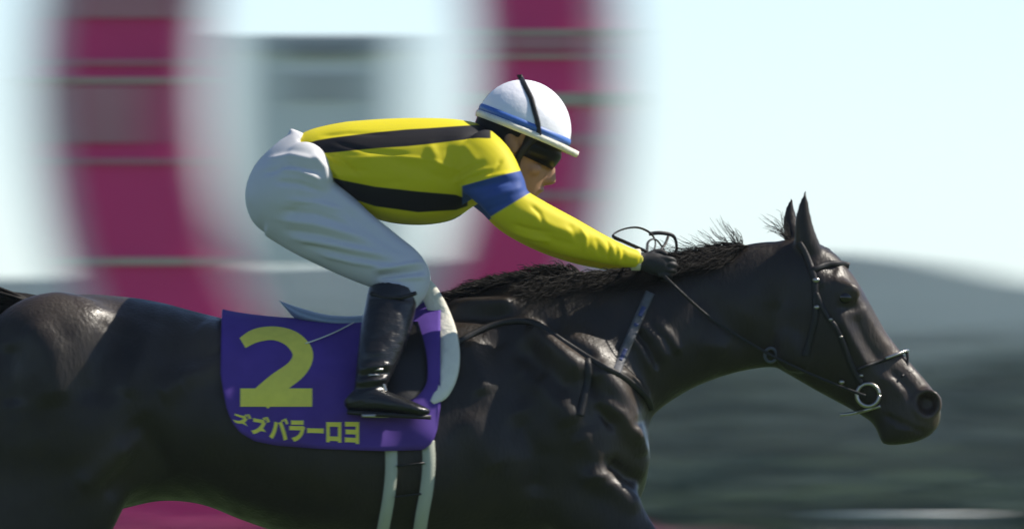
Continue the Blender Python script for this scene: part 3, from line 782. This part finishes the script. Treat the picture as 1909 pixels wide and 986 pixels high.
THI = [(540, 372, -.080, 82, .090), (592, 408, -.098, 78, .090), (655, 452, -.122, 65, .080), (712, 485, -.158, 55, .068), (754, 508, -.190, 45, .058), (766, 530, -.205, 36, .052), (742, 560, -.225, 38, .050), (728, 590, -.245, 36, .046)]
SHIN = [(734, 545, -.222, 46, .056), (729, 575, -.245, 47, .056), (718, 625, -.285, 45, .054), (704, 675, -.325, 37, .046), (694, 712, -.350, 30, .038), (688, 742, -.360, 27, .034)]
FOOT = [(652, 738, -.360, 12, .024), (664, 746, -.360, 24, .033), (692, 747, -.362, 26, .036), (726, 752, -.366, 21, .040), (764, 760, -.372, 14, .042), (790, 766, -.374, 9, .034), (803, 768, -.374, 4, .016)]
def shrink(rows, k): return [(r[0], r[1], r[2], r[3] * k, r[4] * k) for r in rows]
def shrinkp(rows, k):
    out = []
    for tx, ty, bx_, by_, hw, e, tp in rows:
        mx, my = (tx + bx_) / 2, (ty + by_) / 2; out.append((mx + (tx - mx) * k, my + (ty - my) * k, mx + (bx_ - mx) * k, my + (by_ - my) * k, hw * k, e, tp))
    return out
# head frame: f forward along the brim, u up
HC = np.array([975.0, 243.0]); FA = np.array([.927, .375]); UA = np.array([.375, -.927])
def hp(f, u, y=0.0):
    q = HC + FA * f + UA * u; return P(q[0], q[1], y)
def head_ring(u, fc, fh, lat, e=2.1, n=32):
    return [hp(fc + fh * se(math.cos(a), e), u, lat * se(math.sin(a), e)) for a in np.linspace(0, 2 * math.pi, n, endpoint=False)]
bg_ = Geo()
hr = cr([(74, -8, 40, .045), (55, -6, 66, .072), (25, -5, 78, .083), (-5, -5, 77, .084), (-30, -5, 75, .082), (-52, -2, 74, .076), (-75, 5, 67, .068), (-98, 17, 54, .056), (-116, 31, 36, .042), (-126, 38, 18, .022)], 3)
bg_.add(*rings_mesh([head_ring(*r) for r in hr]))
bg_.add(*limb_loft([(968, 238, 0, 1, .001), (950, 260, 0, 52, .06), (920, 285, 0, 52, .062), (885, 300, 0, 60, .075)], 4, 20))
# nose, brow, lips, chin
nose = [(-32, 66, 10, .009), (-45, 72, 11, .010), (-58, 78, 12, .012), (-68, 80, 13, .016), (-75, 74, 12, .014), (-80, 66, 10, .010)]
bg_.add(*rings_mesh([head_ring(u, fc, fh, l, 2, 14) for u, fc, fh, l in cr(nose, 3)]))
bg_.add(*ellipsoid(hp(69, -92), (.016, .022, .0075))); bg_.add(*ellipsoid(hp(64, -101), (.014, .019, .008))); bg_.add(*ellipsoid(hp(54, -116), (.022, .024, .018)))
bg_.add(*ellipsoid(hp(64, -24), (.016, .06, .012)))
for s in (-1, 1):                                    # ears, cheekbones
    bg_.add(*ellipsoid(hp(-10, -32, s * .086), (.020, .010, .030), 16, 10, Matrix.Rotation(-.35, 3, 'Y')))
    bg_.add(*ellipsoid(hp(44, -60, s * .052), (.026, .016, .02)))
bg_.add(*profile_loft(shrinkp(TOR, .9), 4, 32)); bg_.add(*profile_loft(shrinkp(PEL, .86), 4, 32))
hand_n = [(1172, 482, -.105, 13, .020), (1188, 484, -.10, 15, .020), (1208, 490, -.095, 17, .021), (1224, 500, -.092, 14, .018)]
for rows in (ARM, ARF): bg_.add(*limb_loft(shrink(rows, .82), 4, 20))
for L in (THI, SHIN, FOOT):
    bg_.add(*limb_loft(shrink(L, .76), 4, 20)); bg_.add(*mirror(limb_loft(shrink(L, .76), 4, 20)))
rb = remeshed('body', bg_, .0045, 3, M['skin'], rider)

def wear(name, geo, vox, sm, m): return remeshed(name, geo, vox, sm, m, rider)
# silks
jg = Geo(); jg.add(*profile_loft(TOR, 5, 48)); jg.add(*limb_loft(ARM, 5, 28)); jg.add(*limb_loft(ARF, 5, 28))
jersey = wear('jersey', jg, .0048, 5, M['jersey'])
strokes(jersey, [
 ([(600, 290), (660, 300), (700, 296)], 5, .004), ([(610, 300), (650, 318), (690, 322)], 5, -.004), ([(605, 310), (650, 335)], 5, .004), ([(640, 345), (700, 350), (760, 340)], 9, -.004),
 ([(800, 270), (815, 300), (810, 330)], 9, .005), ([(835, 275), (850, 310), (845, 345)], 9, -.005), ([(860, 270), (885, 300), (880, 335)], 9, .004), ([(720, 300), (790, 320), (850, 345)], 10, -.004),
 ([(865, 348), (910, 335), (955, 325)], 5, .006), ([(880, 355), (925, 345), (965, 340)], 6, -.005), ([(900, 375), (940, 362), (975, 352)], 6, .004), ([(905, 395), (950, 380)], 5, -.003),
 ([(985, 400), (1030, 425), (1080, 440)], 8, .004), ([(980, 425), (1030, 450), (1075, 460)], 7, -.004), ([(1060, 420), (1080, 455)], 6, -.003), ([(1110, 445), (1120, 480)], 5, -.003), ([(1140, 458), (1145, 488)], 5, .003), ([(1160, 466), (1163, 492)], 4, -.003),
 ([(690, 390), (760, 405), (830, 400)], 8, .003),
 ([(600, 255), (650, 250), (720, 252)], 4, -.004), ([(625, 268), (690, 285), (760, 290)], 4, -.004), ([(612, 285), (640, 300), (668, 330)], 3.5, -.005), ([(606, 300), (628, 322), (650, 356)], 3.5, .005), ([(740, 295), (800, 300), (850, 318)], 4, .004),
 ([(850, 330), (868, 318), (900, 306)], 4, -.005), ([(845, 345), (872, 330), (915, 316)], 4, .005), ([(935, 300), (925, 318), (910, 330)], 4, -.004),
 ([(955, 420), (990, 432), (1030, 436)], 4, -.005), ([(950, 432), (995, 447), (1030, 452)], 4, .005), ([(990, 385), (1005, 400), (1012, 420)], 4, -.004), ([(1080, 425), (1092, 445), (1090, 470)], 4, .004), ([(1130, 446), (1136, 465), (1132, 488)], 3.5, -.004), ([(1150, 455), (1155, 474), (1150, 492)], 3.5, .004)])
co = get_co(jersey.data) 
nz = noise_np(co * np.array([.6, 1, 1]), 46, 9) * .0016; set_co(jersey.data, co + get_no(jersey.data) * nz[:, None]); co = get_co(jersey.data)
px = co[:, 0] * S + 954.5; py = 493 - (co[:, 2] - ZC) * S; ay = np.abs(co[:, 1])
top_c = np.interp(px, [560, 590, 700, 800, 890, 930], [284, 276, 264, 256, 247, 248]); top_h = np.interp(px, [570, 620, 760, 890], [11, 14, 16, 13])
low_c = np.interp(px, [600, 640, 700, 780, 870], [338, 352, 368, 378, 379]); low_h = np.interp(px, [610, 700, 780, 850, 872], [12, 18, 19, 14, 6])
s1 = np.minimum(top_h - np.abs(py - top_c), 915 - px); s2 = np.minimum(low_h - np.abs(py - low_c), 872 - px)
s3 = np.where((py < 245) & (px < 640), 10 - ay * S, -9); s3 = np.maximum(s3, np.where((py < 275) & (ay < .115), px - 906, -9)); s4 = np.where((py > 400) & (px < 880), 22 - ay * S, -9)  # black at the collar is painted in for dark hair and neck shade
sleeve = np.where((px > 868) & (ay > .12) & (py > 262), 1, 0)
black = np.maximum.reduce([np.where(sleeve == 1, -5, s1), np.where(sleeve == 1, -5, s2), s3, s4])
def side_of(a, b): return ((px - a[0]) * (b[1] - a[1]) - (py - a[1]) * (b[0] - a[0])) / math.hypot(b[0] - a[0], b[1] - a[1])
l1 = -side_of((862, 349), (957, 324)); l2 = side_of((912, 408), (986, 363)) 
blue = np.minimum.reduce([l1, l2, px - 862, (ay - .105) * S])
for nm, arr in (('stripe_and_neck_shade', black), ('blue_band', blue)):
    at = jersey.data.attributes.new(nm, 'FLOAT', 'POINT'); at.data.foreach_set('value', arr.astype(np.float32))
# breeches
wg = Geo(); wg.add(*profile_loft(PEL, 5, 44))
wg.add(*limb_loft(THI, 5, 32)); wg.add(*mirror(limb_loft(THI, 5, 32)))
for s_ in (-1, 1): wg.add(*ellipsoid(P(570, 338, s_ * .137), (.080, .055, .11)))
wg.add(*limb_loft([(563, 258, 0, 10, .11), (545, 246, 0, 6, .05), (541, 240, 0, 2, .02)], 3, 12))
br = wear('breeches', wg, .0052, 14, M['white'])
br_items = [([(500, 300), (545, 292), (590, 300)], 6, 0.0068), ([(490, 325), (540, 312), (600, 322)], 6, -0.0068), ([(520, 318), (560, 320), (600, 338)], 5, 0.0068), ([(515, 340), (560, 345), (605, 360)], 6, -0.0068),
 ([(585, 290), (605, 315), (612, 345)], 7, 0.0102), ([(540, 375), (590, 380), (640, 395)], 6, 0.0068), ([(530, 395), (590, 400), (660, 425)], 6, -0.0068), ([(520, 410), (590, 420), (680, 445)], 6, 0.0068), ([(530, 430), (600, 440), (690, 462)], 6, -0.0068),
 ([(545, 445), (620, 458), (720, 478)], 6, 0.0068), ([(570, 458), (640, 475), (730, 492)], 5, -0.0068), ([(600, 475), (660, 490), (740, 503)], 5, 0.0068), ([(700, 505), (740, 500), (790, 492)], 5, 0.0102), ([(705, 518), (745, 512), (795, 505)], 5, -0.0102), ([(710, 525), (750, 522), (795, 518)], 4, 0.0085),
 ([(610, 350), (660, 388), (720, 430)], 9, 0.0068), ([(640, 395), (700, 440), (760, 478)], 9, -0.0051)]
strokes(br, br_items)
# boots
for s in (-1, 1):
    g_ = Geo()
    for rows in (SHIN, FOOT):
        vf = limb_loft(rows, 5, 28); g_.add(*(vf if s < 0 else mirror(vf)))
    vf = limb_loft([(716, 528, -.215, 14, .03), (760, 524, -.215, 16, .03), (770, 540, -.22, 10, .03)], 4, 14)
    bo = wear('boot', g_, .0045, 3, M['boot'])
    strokes(bo, [([(672, 690), (700, 684), (730, 680)], 5, .006), ([(668, 702), (700, 697), (728, 695)], 5, -.007), ([(664, 714), (700, 710), (724, 706)], 5, .006), ([(664, 726), (700, 722), (720, 720)], 4, -.005), ([(680, 660), (720, 655)], 7, .004), ([(690, 640), (745, 610)], 8, -.003), ([(690, 560), (735, 556), (770, 560)], 5, -.004)])
    vf = rings_mesh([[P(a + 0 * t, b + 5 * t, -.366 + l) for (a, b), l in zip([(650, 764), (690, 768), (740, 770), (805, 774), (805, 774), (740, 770), (690, 768), (650, 764)], [-.03, -.036, -.042, -.02, .02, .042, .036, .03])] for t in (0, 1.6)])
    o = Geo().add(*(vf if s < 0 else mirror(vf))).obj('sole', M['metal'] if False else M['leather'], None); o.parent = bo
    vf = tube([P(a, b, y) for a, b, y in cr([(693, 548, -.268), (720, 556, -.285), (750, 556, -.285), (776, 548, -.262)], 4)], .006, 8)
    o = Geo().add(*(vf if s < 0 else mirror(vf))).obj('top_band', M['leather'], None); o.parent = bo
    for (x, y) in ((706, 690), (700, 700)):
        vf = box(P(x, y, -.376), (.03, .006, .008)); o = Geo().add(*(vf if s < 0 else mirror(vf))).obj('strap_buckle', M['metal'], None); o.parent = bo
    stirrup(s, s * .366)
# gloves with five fingers round the reins
def glove(s, cx, cy, y0):
    g_ = Geo()
    g_.add(*limb_loft([(cx - 30, cy - 3, y0 - .004, 16, .023), (cx - 12, cy, y0, 17, .020), (cx + 8, cy + 4, y0, 21, .018), (cx + 26, cy + 9, y0, 19, .016), (cx + 32, cy + 11, y0, 13, .012)], 4, 18))
    out = np.sign(y0) if y0 else -1
    for k_ in range(4):
        fx = cx + 27 + [2, 5, 3, -2][k_]; fy = cy - 6 + k_ * 10; L = [1, 1.08, 1.0, .8][k_]
        pts = [(fx - 8, fy, y0 + out * .004), (fx + 10 * L, fy + 2, y0 + out * .002), (fx + 17 * L, fy + 6, y0 - out * .014), (fx + 10 * L, fy + 9, y0 - out * .030), (fx - 4, fy + 8, y0 - out * .034)]
        g_.add(*tube([P(*p) for p in cr(pts, 4)], [.0092 * (1 - .02 * i) for i in range(17)], 10))
    pts = [(cx - 4, cy - 8, y0 - out * .014), (cx + 8, cy - 16, y0 - out * .024), (cx + 22, cy - 18, y0 - out * .026), (cx + 33, cy - 12, y0 - out * .024)]
    g_.add(*tube([P(*p) for p in cr(pts, 4)], [.0105 * (1 - .02 * i) for i in range(13)], 10))
    go = wear('glove', g_, .0032, 2, M['glove'])
    v, f = rings_mesh([[P(cx - 28 + t, cy - 3 + r * 20 * math.sin(a), y0 + r * .0265 * math.cos(a)) for a in np.linspace(0, 2 * math.pi, 24, endpoint=False)] for t, r in ((-6, .85), (-5, 1), (10, 1.02), (12, .9))])
    o = mesh_obj('cuff', v, f, M['cuff']); o.parent = go
    if s < 0: Geo().add(*ellipsoid(P(cx - 19, cy - 4, y0 - .026), (.011, .003, .013), 16, 8)).obj('yellow_patch', M['yellow_print'], None).parent = go
    return go
glove(-1, 1210, 488, -.098); glove(1, 1240, 494, .078)
# helmet: shell, ribbon, brim piping, peak, elastic
shell = Geo(); rows = []
for i in range(19):
    ph = math.radians(-6 + 95.5 * i / 18); rows.append([hp(90 * math.cos(ph) * math.cos(a) - 4 * math.sin(ph), 3 + 90 * math.sin(ph), .128 * math.cos(ph) * math.sin(a)) for a in np.linspace(0, 2 * math.pi, 56, endpoint=False)])
inner = [[p * 1 for p in r] for r in rows]
shell.add(*rings_mesh(rows)); he = shell.obj('helmet', M['helmet'], rider)
def helm_band(u0, u1, grow, m, name, peak=0.0, gcap=4):
    def pt(a, u, gr):
        c = math.cos(a); ph = math.asin(max(-1, min(1, (u - 3) / 90))); k = math.cos(ph)
        f = (90 + gr) * k * c - 4 * math.sin(ph) + peak * max(0, c) ** 3; return hp(f, u - (peak * .10) * max(0, c) ** 3, (.128 + gr / S) * k * math.sin(a))
    rings = []
    for a in np.linspace(0, 2 * math.pi, 72, endpoint=False):
        rings.append([pt(a, u0, grow), pt(a, (u0 + u1) / 2, grow + 1.2), pt(a, u1, grow), pt(a, u1, -3), pt(a, u0, -3)])
    v, f = rings_mesh(rings, cap=False); n = 5; B = (len(rings) - 1) * n
    for j in range(n): f.append((B + j, B + (j + 1) % n, (j + 1) % n, j))
    o = mesh_obj(name, v, f, m); o.parent = he; return o
helm_band(5, 17, 1.2, M['blue'], 'ribbon'); helm_band(-8, 4, 3.0, M['pad'], 'brim', 19)
ep = []
for t in np.linspace(0, 1, 40):
    an = math.radians(-96 + 192 * t); f = -44 * math.cos(an) + 33 * (1 - math.cos(an)); 
    u = 3 + 90.5 * math.cos(an); f = np.interp(u, [-8, 20, 60, 93], [36, 22, -8, -45]); lat = .1295 * math.sqrt(max(0, 1 - (max(u - 3, 0) / 91.5) ** 2 - ((f + 3) / 92) ** 2)) * np.sign(an)
    ep.append(hp(f, u, lat * 1.02))
Geo().add(*tube(ep, .0075, 8, .35)).obj('elastic', M['leather'], None).parent = he
# hair, goggles, chin strap
hg = Geo(); rr = []
for u, fc, fh, l in cr([(10, -8, 80, .088), (-15, -12, 76, .0885), (-38, -17, 68, .085), (-58, -22, 56, .074), (-72, -28, 44, .06)], 3):
    rr.append([hp(fc + fh * (math.cos(a) if math.cos(a) < 0 else math.cos(a) * .42), u, l * math.sin(a)) for a in np.linspace(0, 2 * math.pi, 36, endpoint=False)])
hg.add(*rings_mesh(rr)); hg.obj('hair', M['hair'], rider)
gv = []; 
for a in np.linspace(-1.45, 1.45, 31):
    c, s_ = math.cos(a), math.sin(a)
    gv.append([hp(-6 + 86 * c ** .8, -6, .089 * s_), hp(-4 + 90 * c ** .8, -22, .091 * s_), hp(-6 + 85 * c ** .8, -44 - 4 * c, .089 * s_), hp(-6 + 70 * c ** .8, -44, .078 * s_), hp(-6 + 70 * c ** .8, -6, .078 * s_)])
Geo().add(*rings_mesh(gv)).obj('goggles', M['goggle'], rider)
for s in (-1, 1):
    Geo().add(*tube([hp(f, u, s * y) for f, u, y in cr([(30, 0, .094), (16, -30, .094), (12, -60, .084), (24, -92, .066), (34, -116, .046)], 5)], .010, 8, .35)).obj('chin_strap', M['leather'], rider)

# ------------------------------------------------------------------ reins
rein = empty('reins', (X(1300), 0, Z(560)), 'black reins looping up from the hands to the bit', 'reins')
def rn(pts, r=.006, m='leather', fl=.5): return Geo().add(*tube(cr([P(*p) for p in pts], 6), r, 8, fl)).obj('rein', M[m], rein)
for s in (-1, 1):
    hx, hy, y0 = (1228, 505, -.098) if s < 0 else (1272, 500, .078)
    pts = [(hx, hy, y0), (hx + 35, hy + 35, s * .125)]
    for t in np.linspace(.15, 1, 9):
        x = 1265 + (1612 - 1265) * t; y = 545 + (738 - 545) * (t ** .86) + 12 * math.sin(math.pi * t); yy = skin_y(x, y, s)
        pts.append((x, y, s * max(abs(yy) if yy is not None else 0, .085) + s * .012))
    rn(pts, .0042)
rn([(1205, 470, -.095), (1165, 452, -.07), (1142, 440, -.04), (1160, 428, -.01), (1188, 424, .01), (1212, 434, .02), (1222, 452, .0), (1216, 476, -.05)], .005)
rn([(1210, 436, .02), (1232, 434, .03), (1256, 440, .05), (1262, 462, .07), (1256, 480, .078)], .0055)
rn([(1206, 472, -.09), (1208, 452, -.04), (1222, 446, .0), (1236, 462, .05), (1246, 478, .078)], .004)
rn([(1246, 440, .04), (1240, 455, .02), (1226, 472, -.03), (1214, 480, -.09)], .004)
for s in (-1, 1):
    yy = skin_y(1432, 655, s)
    Geo().add(*tube([P(1436 + 11 * math.cos(a), 662 + 13 * math.sin(a), yy + s * .012) for a in np.linspace(0, 2 * math.pi, 20)], .0045, 8)).obj('martingale_ring', M['greystrap'], rein)

# ------------------------------------------------------------------ haze: the air over the course
hz = bpy.data.materials.new('haze_air'); hz.use_nodes = True; hn = hz.node_tree.nodes; hn.clear()
ho = hn.new('ShaderNodeOutputMaterial'); pv = hn.new('ShaderNodeVolumePrincipled')
pv.inputs['Color'].default_value = (.80, .90, 1.0, 1); pv.inputs['Density'].default_value = .00014; pv.inputs['Anisotropy'].default_value = 0.1
hz.node_tree.links.new(pv.outputs[0], ho.inputs['Volume'])
hb = Geo().add(*box((0, 850, 12.0), (2400, 1900, 27.0))).obj('haze', hz, None, False); tag(hb, 'pale haze lying over the racecourse', kind='stuff')
print('tris', sum(len(o.data.polygons) for o in bpy.data.objects if o.type == 'MESH'))
